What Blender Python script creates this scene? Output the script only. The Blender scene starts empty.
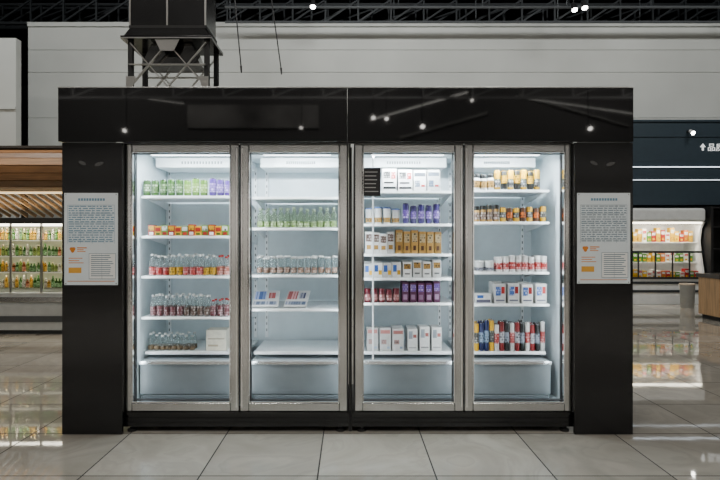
import bpy, bmesh, math, random
from mathutils import Vector, Matrix
random.seed(7)
SC = bpy.context.scene
C = SC.collection
F = 540.0; D = 3.6; CZ = 1.28
def X(px, y=0.0): return (px - 350) * (D + y) / F
def Z(py, y=0.0): return CZ + (240 - py) * (D + y) / F

# ------------------------------------------------------------------ materials
MC = {}
def M(name, col, rough=.5, metal=0.0, var=.06, scale=9.0, emit=0.0, stretch=None, coat=0.0, spec=None, rnd=0.0):
    if name in MC: return MC[name]
    m = bpy.data.materials.new(name); m.use_nodes = True
    nt = m.node_tree; b = nt.nodes['Principled BSDF']
    tc = nt.nodes.new('ShaderNodeTexCoord'); no = nt.nodes.new('ShaderNodeTexNoise')
    no.inputs['Scale'].default_value = scale; no.inputs['Detail'].default_value = 4
    if stretch:
        mp = nt.nodes.new('ShaderNodeMapping'); mp.inputs['Scale'].default_value = stretch
        nt.links.new(tc.outputs['Object'], mp.inputs['Vector']); nt.links.new(mp.outputs['Vector'], no.inputs['Vector'])
    else: nt.links.new(tc.outputs['Object'], no.inputs['Vector'])
    r = nt.nodes.new('ShaderNodeValToRGB')
    r.color_ramp.elements[0].position = .3; r.color_ramp.elements[1].position = .7
    r.color_ramp.elements[0].color = tuple(min(1, c * (1 - var)) for c in col) + (1,)
    r.color_ramp.elements[1].color = tuple(min(1, c * (1 + var)) for c in col) + (1,)
    nt.links.new(no.outputs['Fac'], r.inputs['Fac']); out = r.outputs['Color']
    if rnd:
        oi = nt.nodes.new('ShaderNodeObjectInfo'); mr = nt.nodes.new('ShaderNodeMapRange'); hs = nt.nodes.new('ShaderNodeHueSaturation')
        mr.inputs['To Min'].default_value = 1-rnd; mr.inputs['To Max'].default_value = 1+rnd
        nt.links.new(oi.outputs['Random'], mr.inputs['Value']); nt.links.new(mr.outputs[0], hs.inputs['Value']); nt.links.new(out, hs.inputs['Color']); out = hs.outputs['Color']
    nt.links.new(out, b.inputs['Base Color'])
    b.inputs['Roughness'].default_value = rough; b.inputs['Metallic'].default_value = metal
    b.inputs['Coat Weight'].default_value = coat; b.inputs['Coat Roughness'].default_value = .03
    if spec is not None: b.inputs['Specular IOR Level'].default_value = spec
    if emit:
        nt.links.new(out, b.inputs['Emission Color']); b.inputs['Emission Strength'].default_value = emit
    MC[name] = m; return m
def clear(name, tint, op=.25, rough=.05, col=(.9, .95, .95)):
    if name in MC: return MC[name]
    m = bpy.data.materials.new(name); m.use_nodes = True; nt = m.node_tree
    b = nt.nodes['Principled BSDF']; b.inputs['Base Color'].default_value = col + (1,); b.inputs['Roughness'].default_value = rough
    t = nt.nodes.new('ShaderNodeBsdfTransparent'); t.inputs['Color'].default_value = tint + (1,)
    lw = nt.nodes.new('ShaderNodeLayerWeight'); lw.inputs['Blend'].default_value = .35
    mr = nt.nodes.new('ShaderNodeMapRange'); mr.inputs['To Min'].default_value = op*.4; mr.inputs['To Max'].default_value = min(1, op*2.4)
    mx = nt.nodes.new('ShaderNodeMixShader')
    nt.links.new(lw.outputs['Facing'], mr.inputs['Value']); nt.links.new(mr.outputs[0], mx.inputs['Fac'])
    nt.links.new(t.outputs[0], mx.inputs[1]); nt.links.new(b.outputs[0], mx.inputs[2])
    nt.links.new(mx.outputs[0], nt.nodes['Material Output'].inputs['Surface'])
    MC[name] = m; return m
def floor_mat():
    m = bpy.data.materials.new('polished_tiles'); m.use_nodes = True; nt = m.node_tree; b = nt.nodes['Principled BSDF']
    tc = nt.nodes.new('ShaderNodeTexCoord'); mp = nt.nodes.new('ShaderNodeMapping')
    mp.inputs['Location'].default_value = (.175, .03, 0)
    br = nt.nodes.new('ShaderNodeTexBrick'); br.offset = 0; br.squash = 1
    br.inputs['Scale'].default_value = 1; br.inputs['Brick Width'].default_value = .64; br.inputs['Row Height'].default_value = .64
    br.inputs['Mortar Size'].default_value = .0045; br.inputs['Mortar Smooth'].default_value = .1; br.inputs['Bias'].default_value = 0
    br.inputs['Color1'].default_value = (.385, .355, .305, 1); br.inputs['Color2'].default_value = (.30, .276, .236, 1)
    br.inputs['Mortar'].default_value = (.015, .013, .011, 1)
    no = nt.nodes.new('ShaderNodeTexNoise'); no.inputs['Scale'].default_value = 1.7; no.inputs['Detail'].default_value = 9; no.inputs['Distortion'].default_value = 1.6
    ra = nt.nodes.new('ShaderNodeValToRGB'); ra.color_ramp.elements[0].position = .36; ra.color_ramp.elements[1].position = .66
    ra.color_ramp.elements[0].color = (.36, .35, .34, 1); ra.color_ramp.elements[1].color = (.66, .66, .66, 1)
    e = ra.color_ramp.elements.new(.5); e.color = (.52, .52, .52, 1)
    e = ra.color_ramp.elements.new(.53); e.color = (.40, .40, .40, 1)
    mx = nt.nodes.new('ShaderNodeMix'); mx.data_type = 'RGBA'; mx.blend_type = 'OVERLAY'; mx.inputs[0].default_value = .4
    nt.links.new(tc.outputs['Object'], mp.inputs['Vector']); nt.links.new(mp.outputs['Vector'], br.inputs['Vector'])
    nt.links.new(tc.outputs['Object'], no.inputs['Vector']); nt.links.new(no.outputs['Fac'], ra.inputs['Fac'])
    nt.links.new(br.outputs['Color'], mx.inputs[6]); nt.links.new(ra.outputs['Color'], mx.inputs[7])
    nt.links.new(mx.outputs[2], b.inputs['Base Color'])
    n2 = nt.nodes.new('ShaderNodeTexNoise'); n2.inputs['Scale'].default_value = 4; n2.inputs['Detail'].default_value = 5
    nt.links.new(tc.outputs['Object'], n2.inputs['Vector'])
    m2 = nt.nodes.new('ShaderNodeMapRange'); m2.inputs['To Min'].default_value = .015; m2.inputs['To Max'].default_value = .05
    nt.links.new(n2.outputs['Fac'], m2.inputs['Value'])
    mr = nt.nodes.new('ShaderNodeMapRange'); mr.inputs['To Max'].default_value = .8
    nt.links.new(m2.outputs[0], mr.inputs['To Min'])
    nt.links.new(br.outputs['Fac'], mr.inputs['Value']); nt.links.new(mr.outputs[0], b.inputs['Roughness'])
    ms = nt.nodes.new('ShaderNodeMapRange'); ms.inputs['To Min'].default_value = .5; ms.inputs['To Max'].default_value = .1
    nt.links.new(br.outputs['Fac'], ms.inputs['Value']); nt.links.new(ms.outputs[0], b.inputs['Specular IOR Level'])
    bp = nt.nodes.new('ShaderNodeBump'); bp.invert = True; bp.inputs['Strength'].default_value = .3; bp.inputs['Distance'].default_value = .002
    b2 = nt.nodes.new('ShaderNodeBump'); b2.inputs['Strength'].default_value = .03; b2.inputs['Distance'].default_value = .01
    nt.links.new(n2.outputs['Fac'], b2.inputs['Height']); nt.links.new(b2.outputs[0], bp.inputs['Normal'])
    nt.links.new(br.outputs['Fac'], bp.inputs['Height']); nt.links.new(bp.outputs[0], b.inputs['Normal'])
    b.inputs['IOR'].default_value = 2.3
    return m

BLACK = M('black_gloss', (.003, .003, .0035), .035, coat=.6)
BLACKSAT = M('black_satin', (.006, .006, .007), .15, scale=3)
BLACKMAT = M('black_matte', (.008, .008, .009), .6)
STEEL = M('brushed_steel', (.56, .56, .555), .19, 1.0, .015, 12, stretch=(1, 1, .05))
CHROME = M('chrome_edge', (.92, .92, .92), .10, 1.0)
WHITEIN = M('cooler_white', (.58, .655, .69), .35)
WHITESH = M('shelf_white', (.80, .84, .86), .3)
BLUEPAN = M('lower_panel_grey', (.215, .25, .27), .35)
RUBBER = M('rubber', (.02, .02, .022), .5)
LED = M('led_white', (.90, .97, 1.0), .4, emit=10.0, var=.01)

# ------------------------------------------------------------------ mesh builder
def wl(o):
    v = Vector((0, 0, 0))
    while o: v += o.location; o = o.parent
    return v
class MB:
    def __init__(s): s.bm = bmesh.new(); s.bev = False
    def _fin(s, verts, mi):
        for f in {f for v in verts for f in v.link_faces}: f.material_index = mi
    def box(s, x0, x1, y0, y1, z0, z1, bev=0.0, mi=0, seg=2):
        r = bmesh.ops.create_cube(s.bm, size=1)['verts']
        for v in r:
            v.co = Vector(((x0+x1)/2 + v.co.x*abs(x1-x0), (y0+y1)/2 + v.co.y*abs(y1-y0), (z0+z1)/2 + v.co.z*abs(z1-z0)))
        s._fin(r, mi)
        if bev:
            s.bev = True
            es = list({e for v in r for e in v.link_edges})
            bmesh.ops.bevel(s.bm, geom=es, offset=bev, segments=seg, affect='EDGES', profile=.5, clamp_overlap=True)
        return s
    def lathe(s, prof, cx=0, cy=0, seg=16, mi=0):
        rings = []
        for r, z in prof:
            if r <= 1e-6: rings.append([s.bm.verts.new((cx, cy, z))])
            else: rings.append([s.bm.verts.new((cx + r*math.cos(2*math.pi*k/seg), cy + r*math.sin(2*math.pi*k/seg), z)) for k in range(seg)])
        for a, b in zip(rings, rings[1:]):
            for k in range(seg):
                n = (k+1) % seg
                if len(a) == 1 and len(b) == 1: continue
                if len(a) == 1: f = s.bm.faces.new((a[0], b[n], b[k]))
                elif len(b) == 1: f = s.bm.faces.new((a[k], a[n], b[0]))
                else: f = s.bm.faces.new((a[k], a[n], b[n], b[k]))
                f.material_index = mi
        return s
    def tube(s, p0, p1, r, seg=10, mi=0, r2=None):
        p0 = Vector(p0); p1 = Vector(p1); d = p1 - p0
        q = Vector((0, 0, 1)).rotation_difference(d.normalized()).to_matrix().to_4x4()
        m = Matrix.Translation((p0+p1)/2) @ q
        v = bmesh.ops.create_cone(s.bm, cap_ends=True, segments=seg, radius1=r, radius2=r if r2 is None else r2, depth=d.length, matrix=m)['verts']
        s._fin(v, mi); return s
    def bar(s, p0, p1, w, h, mi=0):
        p0 = Vector(p0); p1 = Vector(p1); d = p1 - p0
        q = d.normalized().to_track_quat('Z', 'Y').to_matrix().to_4x4()
        m = Matrix.Translation((p0+p1)/2) @ q @ Matrix.Diagonal((w, h, d.length, 1))
        v = bmesh.ops.create_cube(s.bm, size=1, matrix=m)['verts']; s._fin(v, mi); return s
    def prism(s, pts, axis, a0, a1, mi=0):
        def P(u, w, a): return (a, u, w) if axis == 'x' else ((u, a, w) if axis == 'y' else (u, w, a))
        A = [s.bm.verts.new(P(u, w, a0)) for u, w in pts]; B = [s.bm.verts.new(P(u, w, a1)) for u, w in pts]
        fs = [s.bm.faces.new(A), s.bm.faces.new(B)]
        n = len(pts)
        for k in range(n): fs.append(s.bm.faces.new((A[k], A[(k+1) % n], B[(k+1) % n], B[k])))
        for f in fs: f.material_index = mi
        return s
    def build(s, name, mats, parent=None, org=None, smooth=True):
        bmesh.ops.recalc_face_normals(s.bm, faces=s.bm.faces[:])
        off = wl(parent) if parent else (Vector(org) if org else Vector((0, 0, 0)))
        for v in s.bm.verts: v.co -= off
        me = bpy.data.meshes.new(name); s.bm.to_mesh(me); s.bm.free()
        if not isinstance(mats, (list, tuple)): mats = [mats]
        for m in mats: me.materials.append(m)
        if smooth:
            me.polygons.foreach_set('use_smooth', [True]*len(me.polygons)); me.set_sharp_from_angle(angle=math.radians(35))
        o = bpy.data.objects.new(name, me); C.objects.link(o)
        if s.bev:
            wn = o.modifiers.new('weighted_normal', 'WEIGHTED_NORMAL'); wn.keep_sharp = True; wn.weight = 100
        if parent: o.parent = parent
        elif org: o.location = org
        return o
def tag(o, label=None, cat=None, group=None, kind=None):
    if label: o['label'] = label
    if cat: o['category'] = cat
    if group: o['group'] = group
    if kind: o['kind'] = kind
    return o
def thing(name, label, cat, loc=(0, 0, 0), group=None):
    o = bpy.data.objects.new(name, None); C.objects.link(o); o.location = loc; o.empty_display_size = .05
    return tag(o, label, cat, group)
def dup(root):
    r = root.copy(); C.objects.link(r)
    for ch in root.children:
        c = ch.copy(); C.objects.link(c); c.parent = r
        for g in ch.children:
            d = g.copy(); C.objects.link(d); d.parent = c
    return r
def S(name, mb, mat, org=None): return tag(mb.build(name, mat, org=org), kind='structure')

# ------------------------------------------------------------------ setting
S('floor', MB().box(-16, 16, -14, 20, -.1, 0), floor_mat())
S('ceiling', MB().box(-16, 16, -14, 20, 8.0, 8.1), M('ceiling_black', (.004, .004, .005), .8))
WALLW = M('panel_white', (.50, .515, .495), .55, var=.10, scale=.6)
w = MB()
w.box(X(28, 8), 11, 8.05, 8.2, .0, 5.92)
for z0, z1 in ((1.6, 3.9), (3.906, 4.88), (4.886, 5.36), (5.366, 5.85)):
    w.box(X(28, 8), 11, 8.0, 8.05, z0, z1, .006)
w.box(X(28, 8), 11, 7.97, 8.05, 5.86, 5.95)
S('wall_back', w, WALLW)
S('wall_left', MB().box(-11, X(16, 6), 6, 6.15, 0, Z(38, 6)).box(-11, X(16, 6), 5.97, 6, 3.6, 3.64), WALLW)
S('wall_far', MB().box(-16, 16, 19.9, 20, 0, 8), BLACKMAT)
S('wall_front', MB().box(-16, 16, -14, -13.9, 0, 8), M('hall_wall', (.030, .030, .030), .7))
w = MB()
w.box(-5.2, -1.0, -13.895, -13.8, 4.85, 5.6, .02)
w.prism([(1.6, 4.5), (4.4, 5.3), (4.4, 5.4), (1.6, 4.6)], 'y', -13.895, -13.8).prism([(5.4, 5.9), (8.9, 4.9), (8.9, 4.96), (5.4, 5.98)], 'y', -13.895, -13.8)
S('header_reflectors', w, M('header_reflector_grey', (.10, .10, .098), .6, var=.7, scale=.8))  # unseen grey panel mirrored in the header; slanted bars added to vary its reflection
w = MB()
for a, b, z0, z1 in ((-14, -6, .9, 2.6), (-4.6, -2.6, .3, 3.0), (-1.2, 1.6, 1.0, 2.7), (2.8, 5.0, .2, 2.9), (6.4, 14, .9, 2.5), (-14, 14, 3.5, 3.75)): w.box(a, b, -13.895, -13.8, z0, z1, .02)
S('steel_reflectors', w, M('steel_reflector_pale', (.80, .79, .77), .6, var=.2, scale=1.5))  # unseen pale reflector blocks, added to put light streaks in the steel door frames
NAVY = M('navy_panel', (.030, .046, .060), .4)
w = MB().box(5.0, 11, 7.45, 7.995, 2.0, Z(121, 7.45))
w.box(5.0, 11, 7.43, 7.45, Z(137, 7.45), Z(134.5, 7.45)).box(5.0, 11, 7.42, 7.45, Z(122, 7.45), Z(120, 7.45))
S('wall_right', w, NAVY)
S('trim_1', MB().box(5.0, 11, 7.9, 7.995, 0, 1.99), M('dark_recess', (.02, .025, .03), .5))

# wall light strips
for i, (py, lab) in enumerate(((167, 'upper glowing white line light along the navy bulkhead'), (180, 'lower glowing white line light along the navy bulkhead'))):
    t = thing('line_light', lab, 'light', (7.5, 7.44, Z(py, 7.44)), 'line lights on the navy bulkhead')
    MB().box(5.2, 10, 7.43, 7.449, Z(py, 7.44) - .012, Z(py, 7.44) + .012).build('housing', M('alu', (.5, .5, .5), .4, .8), t)
    MB().box(5.2, 10, 7.424, 7.43, Z(py, 7.44) - .009, Z(py, 7.44) + .009).build('diffuser', M('line_led_%d' % i, (.8, .9, 1), .4, emit=2.4 if i == 0 else 1.2, var=.01), t)

# direction sign
def text_mesh(name, txt, h, x, y, z, mat, parent, ext=.004):
    cu = bpy.data.curves.new('lettering', 'FONT'); cu.body = txt; cu.size = h; cu.extrude = ext
    o = bpy.data.objects.new('lettering', cu); C.objects.link(o)
    bpy.context.view_layer.update()
    me = bpy.data.meshes.new_from_object(o.evaluated_get(bpy.context.evaluated_depsgraph_get()))
    bpy.data.objects.remove(o); bpy.data.curves.remove(cu)
    off = wl(parent)
    for v in me.vertices:
        v.co = Vector((x + v.co.x, y - v.co.z, z + v.co.y)) - off
    me.materials.clear(); me.materials.append(mat)
    ob = bpy.data.objects.new(name, me); C.objects.link(ob); ob.parent = parent
    return ob
SIGNW = M('sign_white', (.9, .92, .92), .5, emit=.8, var=.01)
sx = X(703, 7.44); sz = Z(147, 7.44)
t = thing('direction_sign', 'white up arrow and character sign on the navy bulkhead at far right', 'sign', (sx, 7.44, sz - .1))
MB().prism([(sx-.018, sz-.07), (sx+.018, sz-.07), (sx+.018, sz), (sx+.058, sz), (sx, sz+.07), (sx-.058, sz), (sx-.018, sz)], 'y', 7.44, 7.449).build('arrow', SIGNW, t)
text_mesh('lettering', '品质', .17, X(707.5, 7.44), 7.444, sz - .068, SIGNW, t)

# ------------------------------------------------------------------ coolers
SHELF_Y = .20
BAYS = {1: (-1.468, -.738), 2: (-.688, -.045), 3: (.060, .738), 4: (.782, 1.402)}
SHPY = {1: (196, 236, 276, 317), 2: (197, 228, 275, 309), 3: (191, 224, 254, 278, 303), 4: (190, 222, 272, 304)}
DECKZ = Z(351, .3)
def cooler(label, x0, x1, xm, bays):
    cx = (x0 + x1)/2
    t = thing('display_cooler', label, 'cooler', (cx, .36, 0), 'glass door coolers')
    b = MB()
    b.box(x0, x0+.02, .07, .78, .135, 1.93).box(x1-.02, x1, .07, .78, .135, 1.93)
    b.box(x0+.02, x1-.02, .76, .78, .135, 1.93).box(x0+.02, x1-.02, .07, .76, 1.91, 1.93).box(x0+.02, x1-.02, .07, .76, .135, .15)
    b.build('cabinet_shell', BLACKSAT, t)
    l = MB(); a0 = x0+.021; a1 = x1-.021
    l.box(a0, a0+.012, .072, .745, .152, 1.908).box(a1-.012, a1, .072, .745, .152, 1.908)
    l.box(a0, a1, .745, .758, .152, 1.908).box(a0+.012, a1-.012, .072, .745, 1.895, 1.908).box(a0+.012, a1-.012, .072, .745, .152, .165)
    l.build('inner_liner', WHITEIN, t)
    p = MB().box(x0-.012, x1+.004, .0, .74, .034, .125, .004)
    p.box(x0-.010, x1+.002, -.006, .0, .060, .066).box(x0-.010, x1+.002, -.006, .0, .088, .094)
    p.build('plinth', BLACKSAT, t)
    MB().box(x0-.008, x1+.004, -.012, .06, .116, .1355, .003).build('sill', M('sill_dark', (.05, .05, .05), .2, 1), t)
    for fx in (x0+.05, x1-.05):
        for fy in (.03, .65):
            MB().lathe([(0, 0), (.03, 0), (.03, .014), (.015, .018), (.015, .04), (0, .04)], fx, fy).build('foot', BLACKMAT, t)
    # mullion and jamb lights
    mu = MB().box(xm-.03, xm+.03, .072, .115, .165, 1.895, .004).build('mullion', M('mullion_grey', (.4, .44, .46), .3), t)
    for sx_ in (-1, 1): MB().box(min(xm+sx_*.031, xm+sx_*.037), max(xm+sx_*.031, xm+sx_*.037), .085, .105, .2, 1.86).build('light_strip', LED, mu)
    for sx_, xx in ((1, a0+.013), (-1, a1-.013)):
        MB().box(min(xx, xx+sx_*.008), max(xx, xx+sx_*.008), .085, .105, .2, 1.86).build('light_strip', LED, t)
    # two doors
    for d0, d1, hs in ((x0, xm-.003, 1), (xm+.003, x1, -1)):
        z0, z1 = .137, 1.925; wd = .058
        f = MB(); yb, yf = .062, -.004
        for (q0, q1, r0, r1) in ((d0, d0+wd, z0, z1), (d1-wd, d1, z0, z1), (d0+wd, d1-wd, z1-wd, z1), (d0+wd, d1-wd, z0, z0+wd)):
            f.box(q0, q1, yf, yb, r0, r1, .008, seg=3)
        dr = f.build('door', STEEL, t)
        c = MB(); e = .006
        for (q0, q1, r0, r1) in ((d0+wd, d0+wd+e, z0+wd, z1-wd), (d1-wd-e, d1-wd, z0+wd, z1-wd), (d0+wd+e, d1-wd-e, z1-wd-e, z1-wd), (d0+wd+e, d1-wd-e, z0+wd, z0+wd+e)):
            c.box(q0, q1, .0, .03, r0, r1)
        tag(c.build('glass_bead', CHROME, dr), 'bright polished strip around the glass')
        g = MB()
        for (q0, q1, r0, r1) in ((d0+wd, d0+wd+.009, z0+wd, z1-wd), (d1-wd-.009, d1-wd, z0+wd, z1-wd), (d0+wd+.009, d1-wd-.009, z1-wd-.009, z1-wd), (d0+wd+.009, d1-wd-.009, z0+wd, z0+wd+.009)):
            g.box(q0, q1, .032, .068, r0, r1)
        g.build('gasket', RUBBER, dr)
        hx = d1-.014 if hs == 1 else d0+.014
        MB().box(hx-.007, hx+.007, -.014, -.003, z0+.03, z1-.03, .004).build('handle', M('handle_steel', (.88, .88, .87), .18, 1), dr)
        ox = d0+.0055 if hs == 1 else d1-.0055
        MB().box(ox-.0035, ox+.0035, -.0065, -.003, z0+.004, z1-.004).build('edge_seal', RUBBER, dr)
    # bays
    for bi in bays:
        b0, b1 = BAYS[bi]
        for ux in (b0+.02, b1-.02):
            u = MB().box(ux-.011, ux+.011, .73, .744, .5, 1.86)
            zz = .55
            while zz < 1.82: u.box(ux-.004, ux+.004, .7285, .731, zz, zz+.02, mi=1); zz += .05
            u.build('shelf_upright', [WHITESH, M('slot_dark', (.12, .14, .15), .5)], t)
        for py in SHPY[bi]:
            z = Z(py, SHELF_Y)
            sh = MB().box(b0, b1, SHELF_Y+.004, .71, z-.010, z, .001).build('shelf', WHITESH, t)
            MB().box(b0, b1, SHELF_Y-.004, SHELF_Y+.004, z-.016, z+.002, .001).build('price_rail', M('rail_clear', (.92, .94, .95), .2), sh)
            for ux in (b0+.006, b1-.006):
                MB().prism([(.25, z-.0105), (.725, z-.0105), (.725, z-.07), (.70, z-.07)], 'x', ux-.003, ux+.003).build('bracket', WHITESH, sh)
        # bottom rack, front ledge with metal edge, lower panel
        rk = MB().box(b0, b1, .275, .72, DECKZ-.012, DECKZ, .001).build('product_deck', WHITESH, t)
        MB().box(b0, b1, .268, .275, DECKZ-.018, DECKZ+.004, .001).build('price_rail', M('rail_clear', (.92, .94, .95), .2), rk)
        LZ = Z(362, .165)
        MB().box(b0-.004, b1+.004, .172, .72, LZ-.012, LZ, .001).build('front_ledge', M('ledge_pale', (.36, .40, .42), .35), t)
        MB().box(b0-.004, b1+.004, .160, .171, LZ-.016, LZ+.006, .002).build('ledge_edge', M('edge_metal', (.75, .78, .8), .25, .9), t)
        lp = MB().box(b0, b1, .176, .19, .20, LZ-.013, .002); lp.build('lower_panel', BLUEPAN, t)
        MB().box(b0+.02, b1-.02, .15, .172, .167, .198, .003).build('drain_ledge', M('ledge_grey', (.12, .14, .15), .3), t)
        # air duct at the top
        ad = MB().box(b0+.02, b1-.02, .42, .74, 1.82, 1.893, .006).build('air_duct', WHITESH, t)
        g = MB(); n = 14
        for k in range(n):
            gx = b0+.22 + (b1-b0-.44)*k/(n-1); g.box(gx-.006, gx+.006, .417, .4205, 1.845, 1.865)
        g.build('air_grille', M('grille_dark', (.25, .28, .30), .5), ad)
        tl = MB().box(b0+.08, b1-.08, .13, .17, 1.872, 1.893, .003).build('top_lamp', M('lamp_white', (.9, .9, .9), .4), t)
        MB().box(b0+.09, b1-.09, .135, .165, 1.868, 1.8715).build('light_strip', LED, tl)
    if 3 in bays:
        qx = X(373, .15)
        MB().box(qx-.006, qx+.006, .142, .158, DECKZ-.03, 1.865, .002).build('inner_post', M('post_white', (.85, .87, .88), .3), t)
    return t
XM1 = X(239.5); XM2 = X(464)
cooler('left glass door cooler with cans on top shelf and a mostly empty second bay', X(123), X(348), XM1, (1, 2))
cooler('right glass door cooler packed with cartons and yellow tins beside the right panel', X(354), X(573.5), XM2, (3, 4))
t = thing('joint_post', 'narrow black joint post between the two glass door coolers', 'post', (.0025, .3, 0))
MB().box(-.0075, .0125, .012, .76, .0, 1.90, .001).build('post_body', BLACKMAT, t)
MB().box(-.0055, .0105, .008, .012, .14, 1.89).build('cover_strip', BLACKSAT, t)

def area(name, loc, sx_, sy_, power, target, col=(1, 1, 1)):
    l = bpy.data.lights.new(name, 'AREA'); l.shape = 'RECTANGLE'; l.size = sx_; l.size_y = sy_; l.energy = power; l.color = col
    o = bpy.data.objects.new(name, l); C.objects.link(o); o.location = loc
    o.rotation_euler = (Vector(target)-Vector(loc)).to_track_quat('-Z', 'Y').to_euler(); return o
COOL = (.84, .955, 1.0)
for bi, (b0, b1) in BAYS.items():
    cxb = (b0+b1)/2
    area('cooler_led', (b0+.02, .135, 1.12), .03, 1.4, 1.5, (cxb+.1, .6, 1.12), COOL)
    area('cooler_led', (b1-.02, .135, 1.12), .03, 1.4, 1.5, (cxb-.1, .6, 1.12), COOL)
    area('cooler_top_led', (cxb, .15, 1.862), b1-b0-.2, .03, 18 if bi in (2, 3) else 13, (cxb, .42, 1.0), COOL)

# ------------------------------------------------------------------ surround
HZ0 = Z(141.5, -.08)
for px0, px1, lab in ((62, 122.3, 'tall black satin side panel left of the glass door coolers'), (574.5, 633, 'tall black satin side panel right of the glass door coolers')):
    x0 = X(px0, -.05); x1 = X(px1, -.05); top = HZ0-.002
    p = thing('side_panel', lab, 'panel', ((x0+x1)/2, .3, 0), 'black surround panels')
    MB().box(x0, x1, -.05, -.03, .002, top, .002).build('front_board', BLACKSAT, p)
    if px0 < 300: MB().box(x0, x0+.02, -.03, .78, .002, top).build('side_board', BLACKSAT, p)
    else: MB().box(x1-.02, x1, -.03, .78, .002, top).build('side_board', BLACKSAT, p)
    MB().box(x0+.01, x1-.01, -.028, -.01, .03, .09).build('brace', BLACKMAT, p)
    cx = (x0+x1)/2 - .01
    for s_, cz in ((-1, Z(163, -.05)), (1, Z(164, -.05))):
        pts = [(cx+s_*.055+.03*math.cos(a)*(1 if s_ > 0 else .8), cz+.012*math.sin(a)+.008*math.cos(a)*s_) for a in [k*math.pi/8 for k in range(16)]]
        lg = MB().prism(pts, 'y', -.0515, -.0502)
        tag(lg.build('emblem', M('emblem_grey', (.07, .07, .07), .5), p), 'faint pale leaf emblem')
for px0, px1, lab in ((58, 347.1, 'glossy black header panel above the left cooler'), (347.5, 633.5, 'glossy black header panel above the right cooler')):
    x0 = X(px0, -.08); x1 = X(px1, -.08); z0 = HZ0; z1 = Z(88, -.08)
    h = thing('header_panel', lab, 'panel', ((x0+x1)/2, .2, z0), 'black header panels')
    MB().box(x0, x1, -.08, -.055, z0, z1, .002).build('fascia_board', BLACK, h)
    MB().box(x0+.001, x1-.001, -.055, .75, z1-.03, z1-.005).build('top_board', BLACKSAT, h)
    MB().box(x0, x1, -.082, -.06, z1+.0005, z1+.009, .002).build('edge_trim', M('trim_alu', (.6, .6, .6), .3, 1), h)
    MB().box(max(x0, X(123, -.05)), min(x1, X(573, -.05)), -.055, -.02, z0-.004, z0+.003).build('lower_lip', BLACKMAT, h)
    ex = x0 if px0 < 300 else x1-.02
    MB().box(ex, ex+.02, -.055, .75, z0+.003, z1-.03).build('end_board', BLACKSAT, h)
    ix = x1-.021 if px0 < 300 else x0+.001
    MB().box(ix, ix+.02, -.055, .75, z0+.02, z1-.03).build('end_board', BLACKSAT, h)

# posters
ORANGE = M('print_orange', (.66, .22, .02), .6); INKB = M('print_blue', (.14, .28, .40), .6); INKG = M('print_grey', (.20, .27, .33), .6)
PAPER = M('poster_paper', (.72, .785, .82), .45, var=.03); PAPERW = M('poster_white', (.88, .88, .87), .5)
def poster(px0, px1, py0, py1, lab, left):
    y = -.051; x0, x1, z0, z1 = X(px0, y), X(px1, y), Z(py1, y), Z(py0, y); W = x1-x0; H = z1-z0
    p = thing('notice_poster', lab, 'poster', ((x0+x1)/2, y, z0), 'notices on the black panels')
    MB().box(x0, x1, y-.0025, y, z0, z1).build('sheet', PAPER, p)
    def R(m, u0, u1, v0, v1, mi=0, l=1): m.box(x0+u0*W, x0+u1*W, y-.0025-.0006*l, y-.0024, z1-v1*H, z1-v0*H, mi=mi)
    m = MB(); rnd = random.Random(px0)
    u = .26
    while u < .72: R(m, u, u+.038, .058, .085); u += .051
    m.build('heading', INKB, p)
    m = MB()
    for k in range(17):
        v = .14 + k*.024
        u = .08
        while u < .90:
            l_ = rnd.uniform(.03, .12); R(m, u, min(.93, u+l_), v, v+.010); u += l_+rnd.uniform(.012, .030)
        if k % 4 == 0: R(m, .06, .94, v-.010, v-.007)
    for uu in (.06, .30, .52, .74, .936): R(m, uu, uu+.004, .13, .55)
    m.build('text_table', INKB if left else INKG, p)
    m = MB(); R(m, .47, .95, .66, .93); m.build('white_box', PAPERW, p)
    m = MB()
    for k in range(11):
        v = .675+k*.022; R(m, .50, .92-.1*rnd.random(), v, v+.009, l=2)
    for (a, b, c, d) in ((.46, .96, .655, .66), (.46, .96, .93, .935), (.46, .466, .655, .935), (.954, .96, .655, .935), (.70, .704, .66, .93)): R(m, a, b, c, d, l=2)
    m.build('text_lines', INKG, p)
    # small orange emblem at lower left: rounded irregular badge, short strokes beside it
    cx = x0+.155*W; cz = z1-.615*H; m = MB()
    pts = [(cx+.018*math.cos(a)*(1+.18*math.sin(3*a)), cz+.018*math.sin(a)*(1+.18*math.sin(3*a))) for a in [k*math.pi/10 for k in range(20)]]
    m.prism(pts, 'y', y-.0032, y-.0024); m.build('orange_emblem', ORANGE, p)
    m = MB()
    for (a, b, c, d) in ((.24, .42, .59, .602), (.24, .36, .612, .622), (.24, .40, .632, .640), (.08, .34, .705, .713), (.08, .28, .73, .738), (.08, .36, .755, .763)): R(m, a, b, c, d)
    m.build('orange_lines', ORANGE, p)
    m = MB(); R(m, .08, .32, .81, .87); m.build('orange_block', M('print_amber', (.75, .38, .05), .6), p)
    m = MB(); R(m, .06, .94, .955, .962); m.build('orange_strip', ORANGE, p)
    for (u, v) in ((.03, .015), (.97, .015), (.03, .985), (.97, .985)):
        MB().tube((x0+u*W, y-.0045, z1-v*H), (x0+u*W, y-.0025, z1-v*H), .004, 8).build('pin', CHROME, p)
poster(64.5, 118, 193, 285, 'blue printed notice sheet on the left black panel', True)
poster(577, 630, 193, 283.5, 'grey printed notice sheet on the right black panel', False)
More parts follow.
